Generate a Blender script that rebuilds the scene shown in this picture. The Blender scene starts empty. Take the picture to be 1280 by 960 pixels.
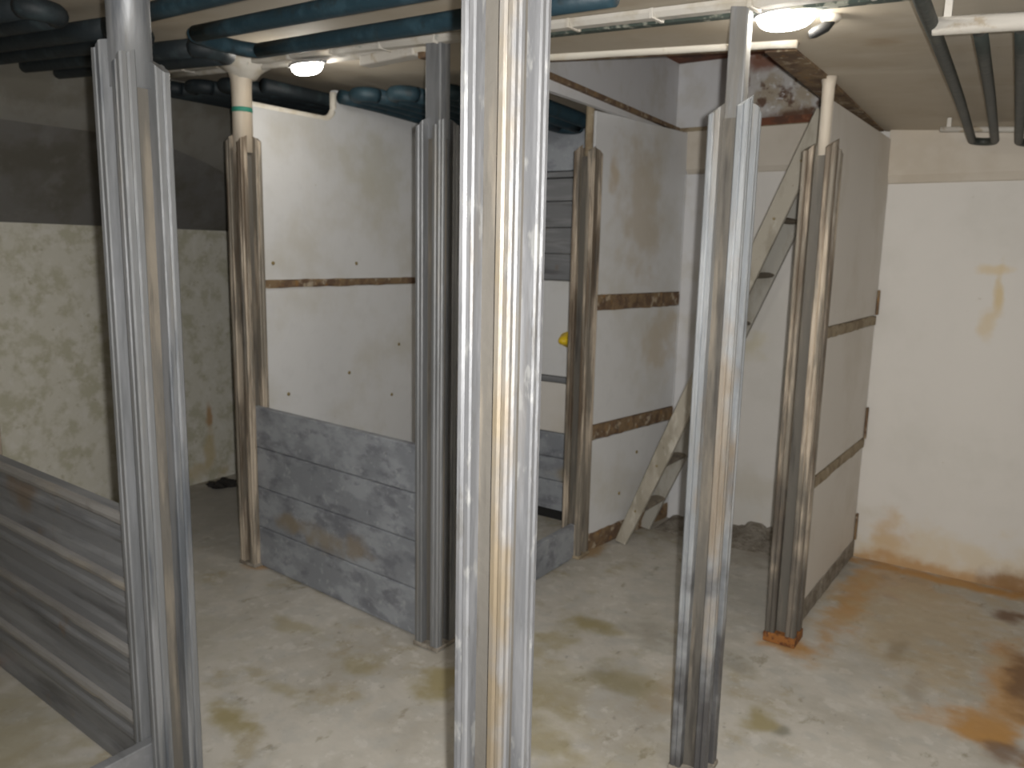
import bpy, bmesh, math, random
from mathutils import Vector, Matrix
C = bpy.context.scene.collection
sc = bpy.context.scene
random.seed(7)

# ------------------------------------------------------------------ camera
def unit(v):
    return Vector(v).normalized()
FPX = 980.0
down = unit(((514-640)/FPX, (6350-480)/FPX, 1))
up = -down
yv = Vector(((1327-640)/FPX, (310-480)/FPX, 1)); yv = (yv - yv.dot(up)*up).normalized()
xv = yv.cross(up)
if xv.x < 0: xv = -xv
# world axes expressed in camera axes -> camera axes expressed in world
right = Vector((xv.x, yv.x, up.x)); dn = Vector((xv.y, yv.y, up.y)); fwd = Vector((xv.z, yv.z, up.z))
cam_d = bpy.data.cameras.new('camera'); cam = bpy.data.objects.new('camera', cam_d); C.objects.link(cam)
M = Matrix.Identity(4)
for i in range(3):
    M[i][0] = right[i]; M[i][1] = -dn[i]; M[i][2] = -fwd[i]
M[0][3], M[1][3], M[2][3] = 0, 0, 1.5
cam.matrix_world = M
cam_d.sensor_fit = 'HORIZONTAL'; cam_d.sensor_width = 36; cam_d.lens = 36*FPX/1280
cam_d.clip_start = .02
cam_d.dof.use_dof = True; cam_d.dof.focus_distance = .95; cam_d.dof.aperture_fstop = 9.5
sc.camera = cam

# ------------------------------------------------------------------ light
w = bpy.data.worlds.new('world'); sc.world = w; w.use_nodes = True
w.node_tree.nodes['Background'].inputs[0].default_value = (0.02, 0.022, 0.025, 1)
w.node_tree.nodes['Background'].inputs[1].default_value = 1
fl = bpy.data.lights.new('camera_flash', 'SPOT'); fl.energy = 240; fl.spot_size = math.radians(125); fl.spot_blend = .8
fl.shadow_soft_size = .012; fl.color = (1.0, .985, .955)
flo = bpy.data.objects.new('camera_flash', fl); C.objects.link(flo)
MF = M.copy(); p = Vector((0, 0, 1.5)) + right*.036 - dn*.018
MF[0][3], MF[1][3], MF[2][3] = p
flo.matrix_world = MF
LAMP_L = 88.0
LAMP_COL = (1.0, .95, .86, 1)
sc.view_settings.view_transform = 'Standard'; sc.view_settings.look = 'None'
sc.view_settings.exposure = 0; sc.view_settings.gamma = 1; sc.view_settings.use_curve_mapping = False

# ------------------------------------------------------------------ materials
def mat(name, base, layers=(), rough=.7, metal=0, bump=0, bscale=40, stains=(), stretch=(1, 1, 1), bstretch=None, spec=.4):
    """layers: (colour, scale, lo, hi, strength[, stretch]); stains: (centre, radii, colour, strength)"""
    m = bpy.data.materials.new(name); m.use_nodes = True
    nt = m.node_tree; N = nt.nodes; L = nt.links
    bs = N['Principled BSDF']
    geo = N.new('ShaderNodeNewGeometry')
    col = N.new('ShaderNodeRGB'); col.outputs[0].default_value = (*base, 1); cur = col.outputs[0]
    def mapped(st, seed):
        mp = N.new('ShaderNodeMapping'); mp.inputs['Scale'].default_value = st
        mp.inputs['Location'].default_value = (seed*3.1, seed*1.7, seed*2.3)
        L.new(geo.outputs['Position'], mp.inputs['Vector']); return mp.outputs[0]
    def mixc(fac, c):
        nonlocal cur
        mx = N.new('ShaderNodeMix'); mx.data_type = 'RGBA'
        L.new(fac, mx.inputs['Factor']); L.new(cur, mx.inputs['A']); mx.inputs['B'].default_value = (*c, 1)
        cur = mx.outputs['Result']
    for k, ly in enumerate(layers):
        c, s, lo, hi, stg = ly[:5]; st = ly[5] if len(ly) > 5 else stretch
        n = N.new('ShaderNodeTexNoise'); n.inputs['Scale'].default_value = s; n.inputs['Detail'].default_value = 5
        n.inputs['Roughness'].default_value = .6
        L.new(mapped(st, k+1), n.inputs['Vector'])
        r = N.new('ShaderNodeMapRange'); r.interpolation_type = 'SMOOTHSTEP'
        r.inputs['From Min'].default_value = lo; r.inputs['From Max'].default_value = hi; r.inputs['To Max'].default_value = stg
        L.new(n.outputs['Fac'], r.inputs['Value']); mixc(r.outputs[0], c)
    if stains:
        nz = N.new('ShaderNodeTexNoise'); nz.inputs['Scale'].default_value = 9; nz.inputs['Detail'].default_value = 4
        L.new(geo.outputs['Position'], nz.inputs['Vector'])
        sub = N.new('ShaderNodeVectorMath'); sub.operation = 'SUBTRACT'; sub.inputs[1].default_value = (.5, .5, .5)
        L.new(nz.outputs['Color'], sub.inputs[0])
    for (c, rad, colr, stg) in stains:
        a = N.new('ShaderNodeVectorMath'); a.operation = 'SUBTRACT'; a.inputs[1].default_value = c
        L.new(geo.outputs['Position'], a.inputs[0])
        b = N.new('ShaderNodeVectorMath'); b.operation = 'DIVIDE'; b.inputs[1].default_value = rad
        L.new(a.outputs[0], b.inputs[0])
        d = N.new('ShaderNodeVectorMath'); d.operation = 'MULTIPLY_ADD'; d.inputs[1].default_value = (2.2, 2.2, 2.2)
        L.new(sub.outputs[0], d.inputs[0]); L.new(b.outputs[0], d.inputs[2])
        ln = N.new('ShaderNodeVectorMath'); ln.operation = 'LENGTH'; L.new(d.outputs[0], ln.inputs[0])
        r = N.new('ShaderNodeMapRange'); r.interpolation_type = 'SMOOTHSTEP'
        r.inputs['From Min'].default_value = 1.25; r.inputs['From Max'].default_value = .3
        r.inputs['To Max'].default_value = stg
        L.new(ln.outputs['Value'], r.inputs['Value']); mixc(r.outputs[0], colr)
    L.new(cur, bs.inputs['Base Color'])
    bs.inputs['Roughness'].default_value = rough; bs.inputs['Metallic'].default_value = metal
    bs.inputs['Specular IOR Level'].default_value = spec
    if bump:
        n = N.new('ShaderNodeTexNoise'); n.inputs['Scale'].default_value = bscale; n.inputs['Detail'].default_value = 6
        L.new(mapped(bstretch or stretch, 9), n.inputs['Vector'])
        bp = N.new('ShaderNodeBump'); bp.inputs['Strength'].default_value = bump; bp.inputs['Distance'].default_value = .01
        L.new(n.outputs['Fac'], bp.inputs['Height']); L.new(bp.outputs[0], bs.inputs['Normal'])
    return m

V = (1, 1, .09)       # vertical streaks
HX = (.12, 1, 1)      # streaks along x
HY = (1, .12, 1)
m_alu = mat('dull_aluminium', (.27, .285, .30), [((.38, .395, .41), 20, .45, .6, .8, V), ((.27, .22, .155), 12, .54, .70, .5, V), ((.10, .10, .105), 18, .58, .72, .7, V)], rough=.45, metal=.35, bump=.15, bscale=60, bstretch=(1, 1, .3),
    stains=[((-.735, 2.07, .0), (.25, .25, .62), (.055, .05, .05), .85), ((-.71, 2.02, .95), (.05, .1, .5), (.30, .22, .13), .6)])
m_alu_near = mat('bright_oxidised_aluminium', (.15, .152, .158), [((.235, .237, .245), 20, .45, .6, .8, V), ((.17, .13, .08), 10, .55, .72, .6, V), ((.28, .28, .27), 34, .56, .66, .7, (1, 1, .35)), ((.10, .095, .085), 30, .60, .70, .6, (1, 1, .3))], rough=.5, metal=.3, bump=.2, bscale=60, bstretch=(1, 1, .3),
    stains=[((-.705, .988, .6), (.036, .03, 1.1), (.20, .155, .095), .85), ((-.715, .99, 1.5), (.03, .05, .5), (.24, .2, .14), .5)])
m_alu_tan = mat('brown_stained_aluminium', (.21, .185, .15), [((.50, .42, .33), 22, .48, .60, .85, V), ((.10, .07, .045), 16, .46, .64, .85, V), ((.07, .065, .06), 22, .56, .70, .7, V)], rough=.55, metal=.25, bump=.25, bscale=60, bstretch=(1, 1, .3),
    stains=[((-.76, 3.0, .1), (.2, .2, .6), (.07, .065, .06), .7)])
m_alu_grey = mat('grey_aluminium', (.18, .185, .19), [((.25, .255, .265), 22, .45, .62, .8, V), ((.20, .17, .125), 12, .56, .70, .4, V), ((.07, .08, .095), 16, .54, .7, .75, V)], rough=.5, metal=.35, bump=.15, bscale=60, bstretch=(1, 1, .3))
m_core = mat('dark_slot_floor', (.12, .11, .095), [((.22, .19, .15), 18, .48, .64, .8, V), ((.05, .045, .04), 22, .52, .68, .8, V)], rough=.7, metal=.2, bump=.2)  # darker brown than the rails, sets off the slots as stripes
m_lipw = mat('pale_board_edge', (.33, .32, .31), [((.22, .21, .20), 9, .45, .62, .8, HX), ((.42, .37, .30), 8, .55, .68, .6, HX)], rough=.5, metal=.3, bump=.2)  # lip along the board top, coloured paler than the board
m_board = mat('worn_grey_board', (.25, .265, .29), [((.36, .38, .41), 6, .42, .60, .8, (1, 1, 1.6)), ((.15, .155, .18), 12, .50, .64, .65, (.6, 1, 1.2)), ((.42, .44, .46), 30, .58, .68, .5)], rough=.6, metal=.2, bump=.2, bscale=30,
    stains=[((-2.72, 2.27, .27), (.12, .3, .05), (.26, .21, .14), .8), ((-2.5, 2.25, .25), (.13, .3, .06), (.27, .22, .15), .7), ((-2.28, 2.23, .27), (.10, .3, .06), (.26, .21, .15), .75), ((-2.14, 3.7, .27), (.12, .3, .06), (.30, .25, .17), .8)])
m_board_left = mat('streaked_grey_board', (.20, .205, .215), [((.29, .295, .305), 14, .46, .62, .7, (.12, 1, 1)), ((.09, .09, .095), 12, .52, .68, .7, (.1, 1, 1)), ((.20, .15, .11), 5, .60, .70, .7)], rough=.5, metal=.3, bump=.2, bscale=30, bstretch=HX,
    stains=[((-2.65, 1.09, .72), (.12, .3, .07), (.19, .14, .10), .8)])
m_white = mat('stained_white_panel', (.60, .60, .60), [((.50, .48, .43), 2.2, .46, .68, .7), ((.54, .54, .54), 14, .5, .7, .4), ((.36, .32, .22), 30, .70, .76, .5)], rough=.5, bump=.06, bscale=12,
    stains=[((-3.03, 3.1, 1.9), (.3, .25, .25), (.46, .44, .36), .55), ((-1.80, 3.75, 1.75), (.2, .22, .4), (.43, .36, .26), .6), ((-1.78, 4.0, 1.05), (.2, .2, .2), (.46, .38, .27), .6), ((-1.82, 3.5, 1.9), (.2, .05, .12), (.42, .31, .17), .6)])
m_cream = mat('dirty_cream_panel', (.62, .59, .55), [((.54, .50, .44), 2.4, .45, .68, .7), ((.40, .33, .24), 26, .70, .76, .5)], rough=.55, bump=.06, bscale=12)
RB = (.33, .17, .05)
m_wall_back = mat('white_painted_back_wall', (.62, .595, .56), [((.56, .54, .50), 2.5, .45, .7, .7), ((.42, .36, .28), 22, .69, .76, .5)], rough=.6, bump=.08, bscale=9,
    stains=[((-.245, 4.15, 1.47), (.09, .3, .025), (.60, .45, .22), .6), ((-.215, 4.15, 1.36), (.022, .3, .12), (.56, .42, .20), .75), ((-.235, 4.15, 1.22), (.045, .3, .08), (.57, .44, .24), .6),
            ((-1.30, 4.15, 1.05), (.08, .3, .10), (.52, .47, .32), .6), ((-.3, 4.15, .05), (.8, .4, .17), (.58, .48, .32), .6), ((-.3, 4.15, .0), (.9, .4, .06), (.42, .24, .09), .85),
            ((-.55, 4.15, .12), (.10, .4, .14), (.50, .33, .16), .6), ((.05, 4.15, .0), (.2, .4, .12), (.24, .13, .05), .9), ((-1.3, 4.15, .25), (.7, .4, .1), (.50, .46, .38), .5)])
m_wall_left = mat('mottled_cream_left_wall', (.56, .54, .47), [((.40, .38, .28), 9, .44, .62, .8), ((.62, .60, .55), 16, .5, .64, .6), ((.33, .30, .20), 24, .60, .72, .6)], rough=.7, bump=.25, bscale=20,
    stains=[((-4.4, 2.98, .42), (.3, .03, .1), (.36, .20, .07), .8), ((-4.4, 2.97, .2), (.3, .05, .16), (.46, .37, .20), .7), ((-4.4, 2.8, .08), (.3, .3, .08), (.45, .36, .2), .6)])
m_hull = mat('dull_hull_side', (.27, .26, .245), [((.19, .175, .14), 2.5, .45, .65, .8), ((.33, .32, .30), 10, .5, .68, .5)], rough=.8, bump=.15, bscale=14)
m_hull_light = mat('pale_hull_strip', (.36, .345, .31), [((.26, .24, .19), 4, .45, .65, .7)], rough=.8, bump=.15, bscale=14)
m_ceil = mat('beige_deckhead', (.46, .405, .325), [((.41, .345, .26), 2.2, .45, .65, .8), ((.52, .475, .40), 6, .5, .7, .5, (.3, 1, 1)), ((.32, .24, .15), 17, .68, .76, .6)], rough=.75, bump=.15, bscale=10,
    stains=[((-1.74, 1.80, 2.22), (.14, .05, .3), (.62, .58, .54), .8), ((-1.90, 1.79, 2.22), (.06, .04, .3), (.36, .19, .07), .8), ((-.5, 2.6, 2.13), (.06, .06, .3), (.35, .27, .18), .7)])
m_cove = mat('beige_cove', (.55, .50, .43), [((.47, .41, .33), 3, .45, .65, .7)], rough=.7, bump=.1, bscale=10)
m_lip = mat('cream_rolled_lip', (.68, .64, .56), [((.58, .50, .38), 10, .5, .66, .7), ((.34, .26, .16), 24, .62, .72, .6)], rough=.6, bump=.2, bscale=30)
m_rust = mat('rusty_brown_strip', (.20, .135, .075), [((.10, .06, .04), 12, .42, .6, .8), ((.40, .34, .25), 20, .55, .66, .8), ((.28, .15, .05), 30, .58, .68, .7)], rough=.9, bump=.6, bscale=50)
m_tanstrip = mat('tan_wooden_strip', (.30, .245, .165), [((.19, .14, .085), 14, .45, .62, .8), ((.42, .37, .29), 26, .58, .68, .6)], rough=.9, bump=.5, bscale=50)
m_redrust = mat('red_brown_cover', (.17, .065, .035), [((.09, .05, .035), 9, .45, .62, .8), ((.27, .13, .07), 20, .58, .7, .6)], rough=.9, bump=.4)
m_trunk_mottle = mat('flaking_white_and_rust_paint', (.50, .48, .46), [((.36, .30, .22), 6, .42, .58, .9), ((.13, .075, .05), 13, .52, .62, .95), ((.64, .63, .63), 24, .58, .66, .8)], rough=.85, bump=.5, bscale=40,
    stains=[((-1.2, 4.15, 2.20), (.2, .3, .05), (.12, .06, .035), .95), ((-1.25, 4.15, 2.48), (.3, .3, .05), (.20, .08, .045), .9)])
m_trunk = mat('white_hatch_panel', (.60, .60, .61), [((.50, .48, .44), 5, .48, .68, .6), ((.30, .27, .22), 34, .69, .75, .6)], rough=.55)
m_teal = mat('dark_teal_pipe_paint', (.014, .036, .05), [((.03, .065, .085), 12, .48, .64, .7), ((.015, .025, .03), 18, .55, .68, .7)], rough=.55, bump=.2)
m_teal_left = mat('near_black_pipe_paint', (.014, .020, .024), [((.03, .045, .05), 12, .5, .66, .7)], rough=.6, bump=.2)  # darker variant of the teal pipe colour for the left side
m_blackpipe = mat('black_green_pipe_paint', (.03, .036, .033), [((.06, .062, .05), 14, .5, .66, .6)], rough=.5, bump=.2)
m_bar = mat('white_support_bar', (.52, .49, .44), [((.35, .27, .17), 16, .55, .68, .7)], rough=.6, bump=.2)
m_beam = mat('pale_grey_beam', (.50, .475, .43), [((.38, .33, .25), 8, .48, .64, .7), ((.12, .15, .13), 16, .62, .70, .6, (.4, 1, 1))], rough=.7, bump=.25)
m_green_gap = mat('dark_green_gap', (.05, .065, .055), [((.3, .3, .25), 22, .52, .62, .8)], rough=.9)
m_pole_white = mat('cream_painted_pole', (.52, .46, .38), [((.42, .34, .25), 12, .5, .66, .6, V), ((.62, .57, .5), 20, .55, .68, .6, V)], rough=.6, bump=.15)
m_green_tape = mat('green_tape', (.03, .21, .15), rough=.5)
m_ladder = mat('weathered_grey_wood', (.36, .33, .275), [((.26, .235, .185), 12, .45, .62, .8, (1, 1, .4)), ((.53, .50, .44), 22, .55, .68, .6, (1, 1, .4)), ((.14, .11, .08), 30, .68, .74, .8)], rough=.75, bump=.25)
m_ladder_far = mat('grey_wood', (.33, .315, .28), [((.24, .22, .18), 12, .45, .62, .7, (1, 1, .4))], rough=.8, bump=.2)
m_rung = mat('dark_grey_rung', (.20, .17, .13), [((.10, .085, .07), 14, .5, .64, .7)], rough=.8, bump=.2)
m_black = mat('black_plug_and_gap', (.015, .015, .015), rough=.6)
m_yellow = mat('yellow_plastic', (.75, .52, .02), [((.55, .33, .02), 30, .55, .68, .6)], rough=.4)
m_orange = mat('orange_rust', (.25, .10, .025), [((.08, .03, .015), 40, .45, .6, .9), ((.45, .25, .08), 50, .58, .68, .6)], rough=.9, bump=.6)
m_silt = mat('brown_grey_silt', (.25, .225, .19), [((.15, .125, .095), 16, .45, .6, .8), ((.36, .33, .28), 30, .55, .68, .6)], rough=.95, bump=.8, bscale=60)
m_rag = mat('black_scrap', (.02, .018, .016), [((.10, .08, .06), 40, .6, .7, .7)], rough=.9)
m_frame_dark = mat('dark_lamp_housing', (.25, .25, .25), rough=.5)
m_screw = mat('rusty_screw', (.22, .17, .08), rough=.9)

S = lambda x, y, rx, ry, c, s: ((x, y, 0), (rx, ry, 1), c, s)
OL = (.27, .225, .10); GR = (.17, .165, .13); OR = (.42, .22, .06); DR = (.13, .065, .03)
m_floor = mat('stained_cream_floor', (.455, .43, .385), [((.35, .325, .28), 2.4, .44, .64, .8), ((.29, .245, .145), 4.5, .55, .70, .6), ((.38, .37, .345), 9, .48, .64, .6), ((.21, .185, .125), 13, .60, .72, .65, (1, .6, 1)), ((.17, .165, .15), 34, .64, .72, .5, (1, .5, 1)), ((.53, .51, .47), 18, .54, .66, .55)], rough=.5, bump=.3, bscale=16, spec=.3,
    stains=[S(-1.17, 2.36, .13, .10, GR, .5), S(-1.10, 2.40, .16, .12, OL, .5), S(-1.35, 2.1, .25, .12, OL, .5), S(-1.42, 2.68, .14, .07, OL, .85), S(-1.3, 2.25, .2, .16, OL, .35), S(-1.48, 2.48, .10, .16, OL, .6), S(-1.64, 2.0, .11, .15, OL, .85), S(-1.95, 1.9, .10, .10, OL, .6), S(-2.03, 1.41, .16, .06, OL, .85),
            S(-1.2, 1.9, .3, .12, OL, .6), S(-2.35, 1.95, .2, .05, OL, .5), S(-1.05, 2.75, .35, .14, GR, .4), S(-.64, 2.43, .07, .07, OL, .8), S(-.57, 2.42, .03, .05, GR, .7), S(-.95, 2.45, .10, .2, (.30, .23, .13), .5), S(-2.05, 1.62, .16, .04, OL, .5),
            S(-.60, 3.62, .09, .6, OR, .85), S(-.2, 4.13, .75, .07, OR, .9), S(-.45, 3.95, .25, .25, OR, .5), S(-.3, 3.55, .42, .6, (.40, .31, .19), .7), S(-.70, 3.0, .11, .08, OR, .85),
            S(.03, 3.2, .09, .5, OR, .85), S(.0, 3.86, .07, .10, DR, .9), S(.05, 3.3, .06, .3, DR, .8), S(-.04, 2.82, .12, .16, OR, .9), S(.03, 2.72, .07, .10, DR, .7), S(-.13, 2.8, .16, .07, OR, .5), S(-.36, 3.25, .05, .12, (.24, .19, .12), .6), S(-.25, 2.95, .05, .2, (.27, .22, .15), .5),
            S(-1.83, 3.42, .08, .14, (.34, .22, .10), .8), S(-1.2, 4.0, .65, .3, (.27, .24, .20), .75), S(-1.1, 3.3, .35, .35, (.30, .29, .26), .45), S(-.85, 1.9, .12, .3, OL, .3), S(-4.0, 2.6, .6, .8, (.38, .36, .33), .5), S(-3.0, 2.25, .07, .06, OR, .6),
            S(-2.85, 1.6, .5, .25, (.36, .34, .28), .6), S(-2.7, .9, .8, .25, (.31, .28, .19), .7)])

# ------------------------------------------------------------------ helpers
def link(name, me, m, parent=None, loc=None):
    me.materials.clear()
    if m: me.materials.append(m)
    o = bpy.data.objects.new(name, me); C.objects.link(o)
    if parent: o.parent = parent
    if loc: o.location = loc
    return o
def from_bm(name, bm, m, parent=None, smooth=False, loc=None):
    bmesh.ops.recalc_face_normals(bm, faces=bm.faces)
    me = bpy.data.meshes.new(name); bm.to_mesh(me); bm.free()
    if smooth:
        for f in me.polygons: f.use_smooth = True
    return link(name, me, m, parent, loc)
def tag(o, label=None, cat=None, group=None, kind=None):
    if label: o['label'] = label
    if cat: o['category'] = cat
    if group: o['group'] = group
    if kind: o['kind'] = kind
    return o
def empty(name, loc, rz=0, **k):
    o = bpy.data.objects.new(name, None); C.objects.link(o); o.location = loc; o.rotation_euler = (0, 0, rz)
    o.empty_display_size = .1
    return tag(o, **k)
def add_box(bm, a, b, bev=0.0, seg=2):
    ret = bmesh.ops.create_cube(bm, size=1)
    vs = ret['verts']
    for v in vs:
        v.co = Vector([(a[i]+b[i])/2 + v.co[i]*(b[i]-a[i]) for i in range(3)])
    if bev:
        es = list({e for v in vs for e in v.link_edges})
        bmesh.ops.bevel(bm, geom=es, offset=bev, segments=seg, affect='EDGES', profile=.5)
def box(name, a, b, m, parent=None, bev=0.0):
    bm = bmesh.new(); add_box(bm, a, b, bev); return from_bm(name, bm, m, parent)
def prism(bm, pts, axis, a, b):
    """extrude closed 2d polygon along axis between a and b (other axes in order)"""
    def mk(p, t):
        if axis == 'x': return (t, p[0], p[1])
        if axis == 'y': return (p[0], t, p[1])
        return (p[0], p[1], t)
    v0 = [bm.verts.new(mk(p, a)) for p in pts]; v1 = [bm.verts.new(mk(p, b)) for p in pts]
    n = len(pts)
    for i in range(n): bm.faces.new((v0[i], v0[(i+1) % n], v1[(i+1) % n], v1[i]))
    bm.faces.new(v0); bm.faces.new(v1[::-1])
def tube(bm, pts, r, n=12, cap=True):
    pts = [Vector(p) for p in pts]; rings = []
    ref = Vector((0, 0, 1))
    for i, p in enumerate(pts):
        d = (pts[min(i+1, len(pts)-1)] - pts[max(i-1, 0)]).normalized()
        rf = ref if abs(d.dot(ref)) < .95 else Vector((1, 0, 0))
        a = d.cross(rf).normalized(); b = d.cross(a).normalized()
        rr = r[i] if isinstance(r, (list, tuple)) else r
        rings.append([bm.verts.new(p + a*rr*math.cos(2*math.pi*k/n) + b*rr*math.sin(2*math.pi*k/n)) for k in range(n)])
    for i in range(len(rings)-1):
        for k in range(n): bm.faces.new((rings[i][k], rings[i][(k+1) % n], rings[i+1][(k+1) % n], rings[i+1][k]))
    if cap: bm.faces.new(rings[0][::-1]); bm.faces.new(rings[-1])
def tube_obj(name, pts, r, m, parent=None, n=12):
    bm = bmesh.new(); tube(bm, pts, r, n); return from_bm(name, bm, m, parent, smooth=True)
def struct(o): o['kind'] = 'structure'; return o
def zc(x, y=0):   # deckhead height: cambered towards the starboard side, dipping aft
    return 2.095 - .07*x - max(0, y-3.0)*.035

# ------------------------------------------------------------------ setting
XL, XR, YF, YB = -4.4, 1.0, -1.6, 4.18
HX0, HX1, HY0 = -1.80, -.75, 2.56       # hatch opening
def grid_floor():
    bm = bmesh.new(); nx, ny = 110, 120
    vs = []
    for j in range(ny+1):
        row = []
        for i in range(nx+1):
            x = XL - .1 + (XR-XL+.2)*i/nx; y = YF - .1 + (YB-YF+.2)*j/ny
            row.append(bm.verts.new((x, y, .0025*math.sin(x*5.1+y*2.3)*math.sin(y*4.3-x)-.002)))
        vs.append(row)
    for j in range(ny):
        for i in range(nx): bm.faces.new((vs[j][i], vs[j][i+1], vs[j+1][i+1], vs[j+1][i]))
    return bm
struct(from_bm('floor', grid_floor(), m_floor, smooth=True))
def slab(bm, x0, x1, y0, y1, t=.06):
    lo = [bm.verts.new((x, y, zc(x, y))) for x, y in ((x0, y0), (x1, y0), (x1, y1), (x0, y1))]
    hi = [bm.verts.new((v.co.x, v.co.y, v.co.z+t)) for v in lo]
    for i in range(4): bm.faces.new((lo[i], lo[(i+1) % 4], hi[(i+1) % 4], hi[i]))
    bm.faces.new(lo); bm.faces.new(hi[::-1])
bm = bmesh.new()
for (x0, x1, y0, y1) in ((XL, XR, YF, HY0), (XL, HX0, HY0, 3.0), (XL, HX0, 3.0, YB), (HX1, XR, HY0, 3.0), (HX1, XR, 3.0, YB)): slab(bm, x0, x1, y0, y1)
struct(from_bm('ceiling', bm, m_ceil))
struct(box('wall_back', (XL, YB, -.05), (XR+.06, YB+.08, 2.5), m_wall_back))
struct(box('wall_right', (XR, YF, -.05), (XR+.06, YB, 2.5), m_wall_back))
struct(box('wall_front', (XL, YF-.06, -.05), (XR+.06, YF, 2.5), m_wall_back))
struct(box('wall_left', (XL-.06, YF, -.05), (XL, YB, 1.60), m_wall_left))
# sloping hull side above the left wall: dull lower face, paler strip over it
def sheet(name, rows, m, t=.03):
    bm = bmesh.new(); g = [[bm.verts.new(p) for p in r] for r in rows]
    for j in range(len(g)-1):
        for i in range(len(g[0])-1): bm.faces.new((g[j][i], g[j][i+1], g[j+1][i+1], g[j+1][i]))
    bmesh.ops.solidify(bm, geom=bm.faces[:], thickness=t)
    return from_bm(name, bm, m)
ys = [YF, 1.6, 2.6, 2.95, 3.3, YB]
lowr = [(XL, y, 1.60) for y in ys]
fold = [(-4.09, YF, 2.06), (-4.09, 1.6, 2.06), (-4.09, 2.5, 2.06), (-4.14, 2.85, 1.98), (-4.22, 3.25, 1.86), (-4.33, YB, 1.70)]
top = [(-3.93, YF, 2.36), (-3.93, 1.6, 2.36), (-3.93, 2.5, 2.36), (-3.93, 2.85, 2.36), (-3.93, 3.25, 2.36), (-3.93, YB, 2.33)]
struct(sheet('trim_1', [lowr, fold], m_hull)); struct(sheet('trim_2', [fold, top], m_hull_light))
tag(bpy.data.objects['trim_1'], label='dull grey sloping hull side above the mottled left wall')
tag(bpy.data.objects['trim_2'], label='paler strip of sloping hull side under the ceiling pipes')
# beige cove along the head of the back wall
bm = bmesh.new(); prism(bm, [(YB+.01, 1.86), (YB-.012, 1.865), (YB-.035, 1.90), (YB-.05, 2.25), (YB+.01, 2.25)], 'x', HX1+.03, XR)
struct(from_bm('trim_3', bm, m_cove))
bm = bmesh.new(); prism(bm, [(YB+.01, 1.94), (YB-.01, 1.945), (YB-.03, 1.97), (YB-.035, 2.165), (YB+.01, 2.165)], 'x', HX0+.03, HX1-.03)
struct(from_bm('trim_4', bm, m_cove))
# bright rounded corner where the partition meets the back wall
bm = bmesh.new(); prism(bm, [(-1.735, YB), (-1.735, YB-.03), (-1.715, YB-.045), (-1.47, YB-.03), (-1.44, YB)], 'z', 0, 1.94)
struct(from_bm('trim_5', bm, m_trunk))

# ------------------------------------------------------------------ stanchions
def rail_profile(s, w, slot):
    """one corner of the slotted section, in the +x +y quadrant, lightly grooved outer faces"""
    h = w/2; a = slot/2; g = .004; mid = (a+h)/2
    pts = [(a, a), (a, h-.003), (a+.003, h), (mid-.004, h), (mid, h-g), (mid+.004, h), (h-.004, h), (h, h-.004),
           (h, mid+.004), (h-g, mid), (h, mid-.004), (h, a+.003), (h-.003, a)]
    q = [(p[0], p[1]) for p in pts]
    for _ in range(s): q = [(-p[1], p[0]) for p in q]
    return q
def stanchion(x, y, label, w=.112, tops=(1.95, 1.94, 1.95, 1.96), m=m_alu, pole_r=.03, pole_m=None, z1=None, rz=0, square=False, base_z=.012, foot_m=None, slot=.042):
    t = empty('stanchion', (x, y, 0), rz, label=label, cat='post', group='slotted posts of the fish hold')
    for s in range(4):
        bm = bmesh.new(); prism(bm, rail_profile(s, w, slot), 'z', base_z, tops[s])
        # nick and slope the cut ends
        for v in bm.verts:
            if v.co.z > 1: v.co.z += .012*math.sin(v.co.x*70+s)+.01*math.cos(v.co.y*60)
        from_bm('corner_rail', bm, m, t)
    zt = (z1 or zc(x, y)) - .004
    bm = bmesh.new()
    c = slot/2+.004
    add_box(bm, (-c, -c, base_z), (c, c, min(tops)-.03))
    from_bm('slotted_core', bm, m_core, t)
    bm = bmesh.new()
    if square: add_box(bm, (-pole_r, -pole_r*.8, min(tops)-.06), (pole_r, pole_r*.8, zt), .004)
    else: tube(bm, [(0, 0, min(tops)-.06), (0, 0, zt-.09), (0, 0, zt-.03), (0, 0, zt)], [pole_r, pole_r, pole_r*1.05, pole_r*1.35], 20)
    o = from_bm('upper_pole', bm, pole_m or m, t, smooth=not square)
    bm = bmesh.new(); add_box(bm, (-w/2-.004, -w/2-.004, .0), (w/2+.004, w/2+.004, base_z+.004), .003)
    from_bm('foot_plate', bm, foot_m or m_silt, t)
    return t
P1 = (-1.852, 1.086); P2 = (-3.037, 2.284); P3 = (-.736, 1.038); P4 = (-1.836, 2.187)
P5 = (-.735, 2.07); P6 = (-.747, 3.047); P7 = (-1.861, 3.308); P8 = (-3.03, 1.137)
stanchion(*P3, 'bright silver slotted post, nearest to the camera, running out of the picture top and bottom', w=.102, m=m_alu_near, tops=(2.0,)*4, pole_r=.034)
stanchion(*P1, 'wide grey slotted post with stepped top and thick pole, right of the streaked left boards', w=.124, m=m_alu_grey, tops=(1.925, 1.955, 1.97, 1.93), pole_r=.048, slot=.046)
stanchion(*P5, 'shiny slotted post with slim upper pole in front of the ladder, under the bigger lamp', w=.107, m=m_alu, tops=(1.89, 1.895, 1.885, 1.90), pole_r=.024, square=True, pole_m=m_alu_grey)
stanchion(*P4, 'grey slotted post with square upper pole at the near end of the pale board wall', w=.112, m=m_alu_grey, tops=(1.95, 1.945, 1.95, 1.945), pole_r=.034, square=True)
t = stanchion(*P2, 'brown-streaked slotted post with cream pole and a green band, beside the notched panel', w=.112, m=m_alu_tan, tops=(1.98, 1.99, 1.985, 1.975), pole_r=.043, pole_m=m_pole_white, z1=2.255)
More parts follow.
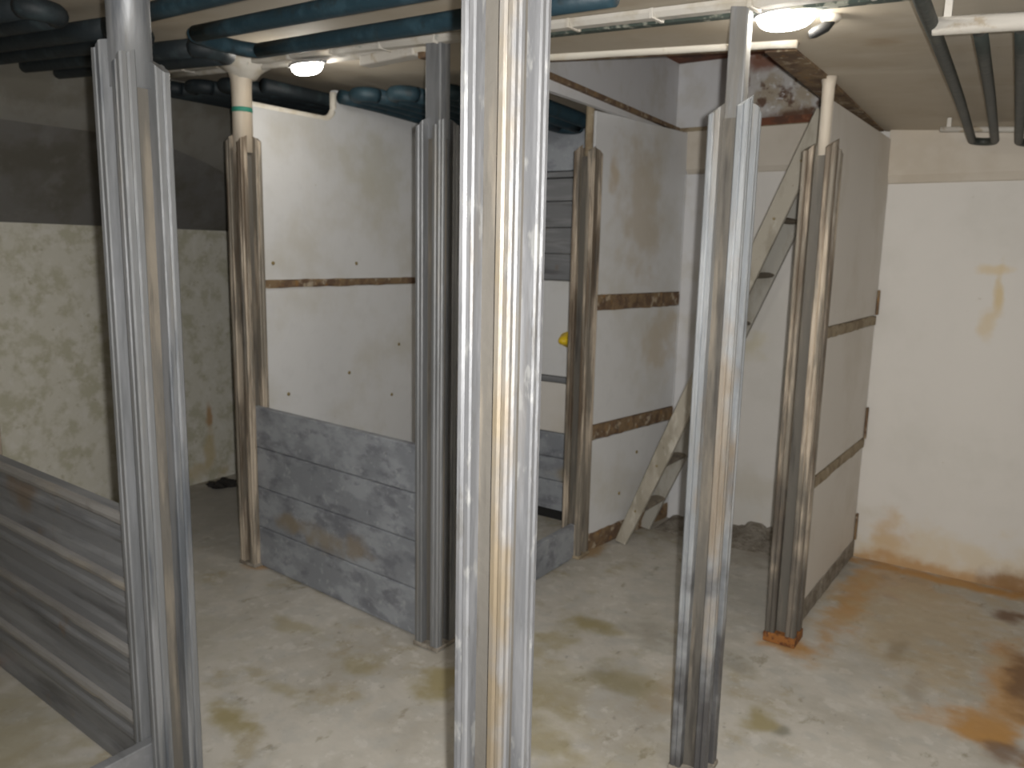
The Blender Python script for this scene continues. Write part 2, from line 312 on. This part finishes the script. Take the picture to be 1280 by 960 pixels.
bm = bmesh.new(); tube(bm, [(0, 0, 2.085), (0, 0, 2.105)], .0445, 20); from_bm('tape_band', bm, m_green_tape, t, True)['label'] = 'green band round the pole'
stanchion(*P7, 'narrow dull slotted post at the near end of the panel with two thick rusty strips', w=.102, m=m_alu_tan, tops=(1.98, 2.0, 1.995, 1.99), pole_r=.019, pole_m=m_tanstrip, foot_m=m_tanstrip)
stanchion(*P6, 'brown slotted post on an orange rusty foot, right of the ladder', w=.116, m=m_alu_tan, tops=(1.90, 1.91, 1.905, 1.915), pole_r=.021, pole_m=m_pole_white, base_z=.035, foot_m=m_orange)
stanchion(*P8, 'slotted post cut off by the left edge of the picture, with a rusty lower end', w=.112, m=m_alu_tan, tops=(1.97,)*4, pole_r=.03, foot_m=m_orange, base_z=.03)

# ------------------------------------------------------------------ slotted boards
def board_x(x0, x1, y, z0, z1, m, label, group, ridge=.011, tilt=0, name='pound_board', parent=None):
    """board running along x, with a lip along its upper edge facing the camera"""
    t = .016; h = z1-z0
    if ridge: prof = [(-t, 0), (-t, .028), (-t+.005, h*.25), (-t+.003, h*.5), (-t-.001, h*.56), (-t-.001, h*.62), (-t+.004, h*.68), (-t, h-.034), (-t, h-.006), (-t+.002, h), (t, h), (t, 0)]
    else: prof = [(-t+.003, 0), (-t, .004), (-t, h-.004), (-t+.003, h), (t-.003, h), (t, h-.004), (t, .004), (t-.003, 0)]
    bm = bmesh.new(); prism(bm, prof, 'x', -(x1-x0)/2, (x1-x0)/2)
    o = from_bm(name, bm, m, parent); o.location = ((x0+x1)/2, y, z0+.001); o.rotation_euler = (0, tilt, 0)
    if not parent: tag(o, label, 'board', group)
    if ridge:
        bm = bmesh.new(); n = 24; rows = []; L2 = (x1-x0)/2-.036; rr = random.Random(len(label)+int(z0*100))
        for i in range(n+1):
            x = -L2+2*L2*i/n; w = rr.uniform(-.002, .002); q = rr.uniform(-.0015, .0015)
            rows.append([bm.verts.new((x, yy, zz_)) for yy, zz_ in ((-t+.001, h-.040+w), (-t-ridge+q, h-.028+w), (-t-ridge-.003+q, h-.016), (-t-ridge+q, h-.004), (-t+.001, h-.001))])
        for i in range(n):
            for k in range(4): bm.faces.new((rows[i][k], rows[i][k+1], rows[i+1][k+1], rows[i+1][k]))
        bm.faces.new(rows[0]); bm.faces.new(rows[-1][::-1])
        from_bm('edge_lip', bm, m_lipw, o)['label'] = 'paler edge lip'
    return o
names4 = ['lowest', 'second from the floor', 'third from the floor', 'topmost']
g = 'streaked boards on the left'
zz = [.0, .205, .405, .60, .79]
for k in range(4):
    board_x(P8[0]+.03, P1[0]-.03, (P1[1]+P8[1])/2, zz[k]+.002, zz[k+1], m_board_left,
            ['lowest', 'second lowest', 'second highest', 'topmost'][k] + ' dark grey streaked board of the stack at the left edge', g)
for o in [o for o in bpy.data.objects if o.name.startswith('pound_board')]:
    o.rotation_euler[2] = math.atan2(P1[1]-P8[1], P1[0]-P8[0])
g = 'pale grey boards in the middle'
zz = [.0, .195, .39, .582, .775]
for k in range(4):
    o = board_x(P2[0]+.03, P4[0]-.03, (P2[1]+P4[1])/2, zz[k]+.002, zz[k+1]-.002, m_board,
            ['lowest', 'second lowest', 'second highest', 'topmost'][k] + ' pale blue-grey board of the stack in the middle of the hold', g, ridge=0)
    o.rotation_euler[2] = math.atan2(P4[1]-P2[1], P4[0]-P2[0])
def low_board(y0, y1, x, h, m, label):
    bm = bmesh.new(); add_box(bm, (-.016, -(y1-y0)/2, 0), (.016, (y1-y0)/2, h), .003)
    o = from_bm('pound_board', bm, m); o.location = (x, (y0+y1)/2, .001); tag(o, label, 'board'); return o
low_board(P4[1]+.03, P7[1]-.03, -1.856, .17, m_board, 'single low grey board on the floor behind the bright nearest post')
low_board(.05, P1[1]-.03, P1[0], .2, m_board_left, 'single low board at the foot of the wide left post, in the bottom left corner')

# ------------------------------------------------------------------ rear partition seen between the posts (boards above and below a white sheet)
YR = 3.72
t = empty('board_bulkhead', ((-3.02-1.86)/2, YR, 0), 0, label='cross bulkhead of grey boards above and below a white sheet, behind the bright nearest post', cat='bulkhead')
xa, xb = -3.0+2.44, -1.835+2.44-.02
def bh_board(z0, z1, m, name='board', th=.016):
    bm = bmesh.new(); add_box(bm, (xa, -th, z0), (xb, th, z1), .004); return from_bm(name, bm, m, t)
bh_board(0, .05, m_black, 'gap_shade_strip')['label'] = 'black strip standing in for the dark gap along the floor'  # shade of the gap under the boards, put in as a black strip
for z0, z1 in ((.054, .225), (.229, .36), (.364, .505)): bh_board(z0, z1, m_board)
bh_board(.509, .79, m_cream, 'panel')['label'] = 'grey-white sheet'
bh_board(.794, .825, m_board_left, 'strip', .02)
bh_board(.829, 1.355, m_white, 'panel')['label'] = 'white sheet'
for z0, z1 in ((1.36, 1.50), (1.503, 1.64), (1.643, 1.78), (1.783, 1.90)):
    o = bh_board(z0, z1, m_board_left); o.rotation_euler = (0, 0, 0)
bh_board(1.905, 1.935, m_board_left, 'strip', .024)
bh_board(1.94, 2.17, m_board, 'head_panel')
# small yellow plastic thing on the white sheet
bm = bmesh.new(); tube(bm, [(0, 0, 0), (0, -.010, 0), (0, -.02, 0), (.0, -.05, -.002), (.0, -.075, -.006), (0, -.085, -.006)], [.05, .054, .040, .036, .024, .008], 18)
o = from_bm('plastic_plug', bm, m_yellow, smooth=True); o.scale = (1, 1, .8); o.location = (-2.165, YR-.0175, 1.04)
tag(o, 'small yellow plastic plug on the white sheet left of the narrow dull post', 'plug')

# ------------------------------------------------------------------ partitions (sheets with strips), running aft to the back wall
def partition(p, x_end, label, strips, sheets, m, rustm, ztop, bottom, y_end=YB-.004, th=.015, notch=None, screws=()):
    dx, dy = x_end-p[0], y_end-p[1]; Ln = math.hypot(dx, dy); rz = math.atan2(-dx, dy)
    t = empty('partition', (p[0], p[1], 0), rz, label=label, cat='partition')
    y0 = .028
    for (z0, z1) in sheets:
        if notch and z1 > notch[1]:
            ny, nz, r = notch; pts = [(y0, z0), (Ln, z0), (Ln, z1), (ny, z1)]
            for k in range(9):
                a = k/8*math.pi/2; pts.append((ny - r + r*math.cos(a), nz + r - r*math.sin(a)))
            pts.append((y0, nz)); bm = bmesh.new(); prism(bm, pts, 'x', -th, th)
            from_bm('sheet', bm, m, t)
            path = [(0, ny, z1-.01)] + [(0, ny - r + r*math.cos(k/8*math.pi/2), nz + r - r*math.sin(k/8*math.pi/2)) for k in range(9)] + [(0, y0+.02, nz)]
            tube_obj('notch_rim', path, .017, m_lip, t)['label'] = 'cream rounded rim of the cut-out'
        else: box('sheet', (-th, y0, z0), (th, Ln, z1), m, t, .003)
    for (z, h, sm, l1) in strips:
        bm = bmesh.new(); n = 26; va = []; 
        for i in range(n+1):
            y = y0 + (Ln*l1-y0)*i/n; a = random.uniform(-.004, .004); b = random.uniform(-.004, .004); d = random.uniform(.004, .009)
            va.append([bm.verts.new(q) for q in ((0, y, z-h/2), (th+.004, y, z-h/2+a), (th+d, y, z-h/4), (th+d, y, z+h/4), (th+.004, y, z+h/2+b), (0, y, z+h/2))])
        for i in range(n):
            for k in range(5): bm.faces.new((va[i][k], va[i][k+1], va[i+1][k+1], va[i+1][k]))
        bm.faces.new(va[0]); bm.faces.new(va[-1][::-1])
        from_bm('batten', bm, sm, t)
    for (y, z) in screws:
        bm = bmesh.new(); tube(bm, [(th-.002, y, z), (th+.003, y, z), (th+.006, y, z)], [.009, .009, .005], 10); from_bm('screw', bm, m_screw, t)
    return t
partition(P2, -3.025, 'white sheet partition with a notched top corner, behind the pale board wall', [(1.335, .036, m_rust, 1)], [(0, 1.317), (1.353, 2.27)], m_white, m_rust, 2.3, 0,
          notch=(.53, 2.125, .07), screws=[(.13, 1.43), (.66, 1.43), (.2, .80), (.6, .86), (.98, .98), (.92, .70)])
partition(P7, -1.738, 'white sheet partition with two thick rusty strips, left of the ladder', [(1.27, .075, m_rust, .97), (.62, .075, m_rust, .97), (.045, .09, m_rust, 1)], [(.0, .58), (.66, 1.232), (1.308, 2.16)], m_white, m_rust, 2.2, .09,
          screws=[(.35, .25), (.5, .45)])
partition(P6, -.728, 'cream sheet partition with two thin tan strips, ending at the bare right-hand wall', [(1.215, .042, m_tanstrip, 1), (.60, .048, m_tanstrip, 1), (.045, .09, m_silt, 1)], [(.0, .572), (.626, 1.192), (1.238, 2.065)], m_cream, m_tanstrip, 2.1, .09)
# rusty corner bits where the strips meet the back wall
for z, h in ((.70, .16), (1.30, .12), (.16, .14)):
    bm = bmesh.new(); add_box(bm, (-.712, YB-.02, z-h/2), (-.700, YB-.004, z+h/2), .003)
    from_bm('rust_flake', bm, m_rust, bpy.data.objects['partition.002']).matrix_parent_inverse = (Matrix.Translation((P6[0], P6[1], 0)) @ Matrix.Rotation(math.atan2(-(-.728-P6[0]), YB-.004-P6[1]), 4, 'Z')).inverted()

# ------------------------------------------------------------------ hatch trunk
t = empty('hatch_trunk', ((HX0+HX1)/2, (HY0+YB)/2, 2.2), 0, label='white-sided hatch trunk in the ceiling above the ladder, with rolled cream lip and brown rim', cat='hatch')
def child_world(o, par):
    o.parent = par; o.matrix_parent_inverse = Matrix.Translation(par.location).inverted(); return o
def hbox(name, a, b, m, bev=.0): return child_world(box(name, a, b, m, None, bev), t)
hbox('side_wall', (HX0-.025, HY0-.02, 2.16), (HX0+.003, YB-.001, 2.52), m_trunk)
hbox('side_wall', (HX1-.003, HY0-.02, 2.152), (HX1+.03, YB-.001, 2.52), m_trunk)
hbox('end_wall', (HX0, HY0-.03, 2.24), (HX1, HY0+.003, 2.52), m_trunk)
hbox('end_wall', (HX0, YB-.03, 2.17), (-1.53, YB-.002, 2.52), m_trunk)
hbox('flaking_end_wall', (-1.53, YB-.032, 2.17), (HX1, YB-.002, 2.52), m_trunk_mottle)['label'] = 'flaking white and rust-brown end wall'
hbox('cover', (HX0-.03, HY0-.03, 2.52), (HX1+.03, YB, 2.55), m_redrust)
# lip: rolled cream bead under the deck edge on the near and right sides
def lip_pts(x0, y0, x1, y1, dz, n=14):
    return [(x0+(x1-x0)*i/n, y0+(y1-y0)*i/n, zc(x0+(x1-x0)*i/n, y0+(y1-y0)*i/n)+dz+random.uniform(-.0015, .0015)) for i in range(n+1)]
child_world(tube_obj('lip', lip_pts(HX0-.05, HY0-.03, HX1+.03, HY0-.03, .002), .020, m_lip), t)
child_world(tube_obj('lip', lip_pts(HX0-.02, HY0, HX0-.02, YB-.06, .002), .014, m_tanstrip), t)
# brown rim standing just inside the opening
def rim(x0, x1, y0, y1, z0a, h):
    bm = bmesh.new(); c = [(x0, y0), (x1, y0), (x1, y1), (x0, y1)]
    lo = [bm.verts.new((x, y, zc(x, y)+z0a)) for x, y in c]; hi = [bm.verts.new((x, y, zc(x, y)+z0a+h)) for x, y in c]
    for i in range(4): bm.faces.new((lo[i], lo[(i+1) % 4], hi[(i+1) % 4], hi[i]))
    bm.faces.new(lo); bm.faces.new(hi[::-1])
    return child_world(from_bm('rim_strip', bm, m_rust), t)
rim(HX0, HX1, HY0-.01, HY0+.07, .0, .05)
rim(HX1-.10, HX1+.0, HY0+.07, YB-.03, -.005, .03)
rim(HX0, HX0+.03, HY0+.07, YB-.03, -.012, .02)
hb = box('rim_strip', (HX0+.03, YB-.045, 2.165), (HX1-.1, YB-.03, 2.185), m_tanstrip); child_world(hb, t)
hb = box('rim_strip', (-1.47, YB-.05, 2.168), (HX1-.1, YB-.032, 2.205), m_redrust); child_world(hb, t)

# ------------------------------------------------------------------ deck beam under the ceiling across the posts
def beam(x0, x1, y, label, h=.07, d=.07):
    t = empty('deck_beam', ((x0+x1)/2, 2.07-.093*((x0+x1)/2+.735), 0), math.atan(-.093), label=label, cat='beam')
    cx = (x0+x1)/2; bm = bmesh.new()
    prof = [(-d/2, -h+.012), (-d/2+.012, -h), (d/2-.012, -h), (d/2, -h+.012), (d/2, 0), (-d/2, 0)]
    va = [bm.verts.new((x0-cx, p[0], zc(x0, y)+p[1]-.002)) for p in prof]; vb = [bm.verts.new((x1-cx, p[0], zc(x1, y)+p[1]-.002)) for p in prof]
    n = len(prof)
    for i in range(n): bm.faces.new((va[i], va[(i+1) % n], vb[(i+1) % n], vb[i]))
    bm.faces.new(va); bm.faces.new(vb[::-1])
    from_bm('girder', bm, m_beam, t)
    return t, cx
tb, cx = beam(-3.9, .9, 2.235, 'pale beam under the ceiling crossing above the middle row of posts and both lamps', h=.022, d=.055)
tube_obj('conduit', [(x-cx, .05, zc(x, 2.2)-.02) for x in (-3.9, -3.4, -2.9, -2.4, -1.92)], .018, m_beam, tb)
bm = bmesh.new()
for x in [-3.5+.28*i for i in range(16)]:
    add_box(bm, (x-cx-.006, -.031, zc(x)-.028), (x-cx+.006, .034, zc(x)-.001), .002)
o = from_bm('pipe_clips', bm, m_beam, tb); o['kind'] = 'stuff'
bm = bmesh.new(); prism(bm, [(.075, 0), (.125, 0), (.115, .014), (.085, .014)], 'x', 0.0, 2.2)
for v in bm.verts: v.co.z = zc(v.co.x+cx, 2.2) - v.co.z + .001
from_bm('green_gap_strip', bm, m_green_gap, tb)  # patchy dark green strip along the gap beyond the beam
# flared cap where the cream pole meets the beam
bm = bmesh.new(); tube(bm, [(0, 0, -.05), (0, 0, -.02), (0, 0, .03)], [.05, .075, .15], 20)
o = from_bm('pole_cap', bm, m_beam, None, True); o.parent = tb; o.location = (P2[0]-cx, .01, 2.275)
o['label'] = 'flared collar around the head of the cream pole'
# box-shaped fitting on the beam, left of the square pole
bm = bmesh.new(); add_box(bm, (-2.28-cx, .03, zc(-2.2)-.06), (-1.98-cx, .09, zc(-2.2)-.02), .008); from_bm('cable_box', bm, m_bar, tb)
box('cable_end', (-1.97-cx, .04, zc(-1.95)-.055), (-1.93-cx, .08, zc(-1.95)-.025), m_rust, tb, .006)

# ------------------------------------------------------------------ cooling coils
def coil(label, runs, r, m, axis, bars=(), bar_m=m_bar, group='cooling pipe coils on the ceiling', ends=None):
    """runs: list of (c0, a, c1, b): straight pipe from (c0 at a) to (c1 at b); consecutive runs joined alternately"""
    pts0 = runs[0]
    def W(c, a): return (c, a) if axis == 'y' else (a, c)
    ox, oy = W(runs[0][0], runs[0][1]); t = empty('cooling_coil', (ox, oy, 0), 0, label=label, cat='pipes', group=group)
    def z(x, y): return zc(x, y) - .075
    def loc(c, a):
        x, y = W(c, a); return Vector((x-ox, y-oy, z(x, y)))
    for i, (c0, a, c1, b) in enumerate(runs):
        n = 6; tube_obj('pipe', [loc(c0+(c1-c0)*k/n, a+(b-a)*k/n) for k in range(n+1)], r, m, t)
    for i in range(len(runs)-1):
        e = 1 if i % 2 == 0 else 0
        cA, aA = (runs[i][2], runs[i][3]) if e else (runs[i][0], runs[i][1])
        cB, aB = (runs[i+1][2], runs[i+1][3]) if e else (runs[i+1][0], runs[i+1][1])
        s = 1 if (runs[i][3] > runs[i][1]) == bool(e) else -1
        R_ = abs(cB-cA)/2; pts = []
        for k in range(11):
            u = math.pi*k/10; cc = (cA+cB)/2 + (cA-cB)/2*math.cos(u); aa = aA + (aB-aA)*k/10 + s*min(R_, .05)*math.sin(u)
            pts.append(loc(cc, aa))
        tube_obj('return_bend', pts, r, m, t)
    for (c0, a, c1, dz, rr) in bars:
        bm = bmesh.new(); A = loc(c0, a); B = loc(c1, a)
        tube(bm, [A+Vector((0, 0, dz)), B+Vector((0, 0, dz))], rr, 10); from_bm('support_bar', bm, bar_m, t, True)
        for f in (.05, .5, .95):
            q = A.lerp(B, f); bm = bmesh.new(); add_box(bm, (q.x-.008, q.y-.008, q.z+dz), (q.x+.008, q.y+.008, q.z+.074), .001); from_bm('hanger', bm, bar_m, t)
    return t
coil('black-green pipe coil on white bars, at the top right corner', [(-.285, 1.5, -.362, 3.93), (-.212, 2.20, -.278, 3.93), (-.128, 2.20, -.194, 3.95), (-.05, 1.5, -.11, 3.95), (.03, 1.5, -.03, 3.95)], .016, m_blackpipe, 'y',
     bars=[(-.475, 3.84, .15, .028, .012), (-.30, 2.13, .25, -.004, .02)])
coil('teal pipe coil on the ceiling left of the bright nearest post, above the middle boards', [(1.69, -.9, 1.90, -2.42), (1.46, -.9, 1.65, -2.42), (1.24, -.9, 1.43, -2.42)], .026, m_teal, 'x',
     bars=[])
coil('near-black pipe coil on the ceiling in the top left corner', [(1.98, -4.15, 1.93, -2.66), (1.83, -4.15, 1.80, -2.66), (1.68, -4.15, 1.64, -2.72), (1.53, -4.15, 1.50, -2.68), (1.38, -4.15, 1.35, -2.72), (1.26, -4.15, 1.24, -2.7)], .034, m_teal_left, 'x')
coil('near-black pipes running aft under the ceiling along the left hull side', [(-4.02+.13*i, 2.46, -4.02+.13*i, 4.05) for i in range(8)], .034, m_teal_left, 'y')
coil('dark blue pipe coil above the notched white partition and the square pole', [(-2.94+.12*i, 2.78, -2.94+.12*i, 3.6) for i in range(9)], .034, m_teal, 'y')

# ------------------------------------------------------------------ lamps
def lamp(x, y, z, L, W_, label, rz=0, power=1):
    t = empty('bulkhead_lamp', (x, y, z), rz, label=label, cat='lamp', group='oval bulkhead lamps')
    def oval(z0, z1, r0, r1, n=28):
        bm = bmesh.new(); ks = 6; rings = []
        for j in range(ks+1):
            f = j/ks; zq = z0+(z1-z0)*math.sin(f*math.pi/2); rr = r0+(r1-r0)*(1-math.cos(f*math.pi/2))
            rings.append([bm.verts.new((L/2*rr*math.cos(2*math.pi*k/n), W_/2*rr*math.sin(2*math.pi*k/n), zq)) for k in range(n)])
        for j in range(ks):
            for k in range(n): bm.faces.new((rings[j][k], rings[j][(k+1) % n], rings[j+1][(k+1) % n], rings[j+1][k]))
        bm.faces.new(rings[0]); bm.faces.new(rings[-1][::-1]); return bm
    from_bm('housing', oval(.0, -.012, 1.12, 1.05), m_frame_dark, t, True)
    mm = bpy.data.materials.new('lit_lens'); mm.use_nodes = True; nt = mm.node_tree
    em = nt.nodes.new('ShaderNodeEmission'); em.inputs[0].default_value = LAMP_COL; em.inputs[1].default_value = LAMP_L*power
    nt.links.new(em.outputs[0], nt.nodes['Material Output'].inputs[0])
    from_bm('lens', oval(-.012, -.045, .98, .45), mm, t, True)['label'] = 'glowing white lens'
    bm = bmesh.new(); add_box(bm, (-L*.6, -.012, -.012), (-L*.5, .012, -.002), .002); add_box(bm, (L*.5, -.012, -.012), (L*.6, .012, -.002), .002)
    from_bm('lugs', bm, m_frame_dark, t)['kind'] = 'stuff'
    return t
lamp(-2.555, 2.235, zc(-2.555)-.042, .17, .075, 'smaller lit oval lamp on the beam near the post with the green band')
lamp(-.66, 2.195, zc(-.65)-.0, .155, .10, 'bigger lit oval lamp beside the slim upper pole, near the hatch')
lamp(.55, 1.0, zc(.55)-.0, .20, .12, 'added unseen fill lamp on the ceiling beyond the right edge of the picture', power=1.6)  # added out of view to raise the fill light on the right
lamp(-1.6, -.3, zc(-1.6)-.0, .17, .10, 'added unseen fill lamp on the ceiling behind the camera', power=1)  # unseen extra lamp, added for soft ambient fill
# black plug hanging beside the bigger lamp
t = empty('cable_gland', (-.565, 2.27, zc(-.565, 2.27)), 0, label='small black cable gland on the ceiling right of the bigger lamp', cat='fitting')
tube_obj('body', [(0, 0, 0), (0, 0, -.01), (.0, .0, -.02)], [.026, .026, .018], m_bar, t)
tube_obj('plug', [(0, 0, -.015), (-.01, -.008, -.03), (-.035, -.02, -.045), (-.045, -.025, -.05)], [.013, .015, .014, .01], m_black, t)

# ------------------------------------------------------------------ ladder
t = empty('ladder', (-1.745, 3.60, 0), 0, label='weathered wooden ladder leaning from the floor up into the hatch', cat='ladder')
foot = Vector((0, 0, 0)); topv = Vector((-.885+1.745, 0, 2.12)); dv = (topv-foot); Ln = dv.length; dvn = dv.normalized()
sidev = Vector((dvn.z, 0, -dvn.x))
def rail_mesh(y, m, th=.014, wd=.042):
    bm = bmesh.new(); vs = []
    for s in (0, .25, .5, .75, 1):
        c = foot + dv*s
        wv = wd*(1 if s > .02 else .8)
        vs.append([bm.verts.new(c + sidev*a*wv + Vector((0, y+b*th, 0))) for a, b in ((-1, -.7), (-.9, -1), (.9, -1), (1, -.7), (1, .7), (.9, 1), (-.9, 1), (-1, .7))])
    for i in range(4):
        for k in range(8): bm.faces.new((vs[i][k], vs[i][(k+1) % 8], vs[i+1][(k+1) % 8], vs[i+1][k]))
    bm.faces.new(vs[0]); bm.faces.new(vs[-1][::-1])
    for v in bm.verts:
        v.co.z = max(v.co.z, .001)
    return from_bm('side_rail', bm, m, t)
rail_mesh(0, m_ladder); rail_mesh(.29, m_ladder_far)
for zr in (.195, .455, .70, .93, 1.18, 1.42, 1.675, 1.92):
    c = foot + dv*(zr/2.12); bm = bmesh.new()
    vs = []
    for y in (.012, .10, .19, .278):
        rr = .036 if 0 < y else .02
        vs.append([bm.verts.new(c + Vector((0, y, 0)) + Vector((math.cos(a)*.040, 0, math.sin(a)*.014))) for a in [2*math.pi*k/10 for k in range(10)]])
    for i in range(3):
        for k in range(10): bm.faces.new((vs[i][k], vs[i][(k+1) % 10], vs[i+1][(k+1) % 10], vs[i+1][k]))
    bm.faces.new(vs[0]); bm.faces.new(vs[-1][::-1])
    from_bm('rung', bm, m_rung, t, False)
for zr in (1.42, 1.675, .455, .195, 1.92):
    c = foot + dv*(zr/2.12); bm = bmesh.new(); tube(bm, [(c.x, -.0135, c.z), (c.x, -.0175, c.z)], .006, 8); from_bm('bolt', bm, m_screw, t)

# ------------------------------------------------------------------ loose stuff on the floor
def silt(name, x0, x1, y0, y1, hmax, m, seed, label, nx=60, ny=14):
    rnd = random.Random(seed); bm = bmesh.new(); ph = [rnd.uniform(0, 6) for _ in range(6)]
    g_ = []
    for j in range(ny+1):
        row = []
        for i in range(nx+1):
            u = i/nx; v = j/ny; x = x0+(x1-x0)*u; y = y0+(y1-y0)*v
            n_ = .55+.25*math.sin(x*11+ph[0])+.2*math.sin(x*27+ph[1])+.12*math.sin(x*51+y*30+ph[2])+rnd.uniform(-.12, .12)
            z = hmax*min(.8, max(.35, n_))*(v**1.3)*math.sin(math.pi*min(1, max(0, u)))**.35
            row.append(bm.verts.new((x, y, z+.0005*(v > 0)-.004*(v == 0))))
        g_.append(row)
    for j in range(ny):
        for i in range(nx): bm.faces.new((g_[j][i], g_[j][i+1], g_[j+1][i+1], g_[j+1][i]))
    return tag(from_bm(name, bm, m, None, True), label, 'debris', kind='stuff')
silt('silt_heap', -1.70, -.76, 3.90, YB-.002, .085, m_silt, 3, 'ragged brown-grey silt heaped along the foot of the back wall behind the ladder')
rnd = random.Random(5)
bm = bmesh.new(); bmesh.ops.create_icosphere(bm, subdivisions=3, radius=1)
for v in bm.verts:
    k = 1+.35*math.sin(v.co.x*5+v.co.y*4)+.2*rnd.uniform(-1, 1); v.co = Vector((v.co.x*.075*k, v.co.y*.045*k, max(0, v.co.z*.5+.3)*.055*k))
o = from_bm('scrap', bm, m_rag); o.location = (-4.2, 2.93, .0); o.rotation_euler = (0, 0, .9)
tag(o, 'small crumpled black scrap on the floor at the foot of the left wall', 'scrap')
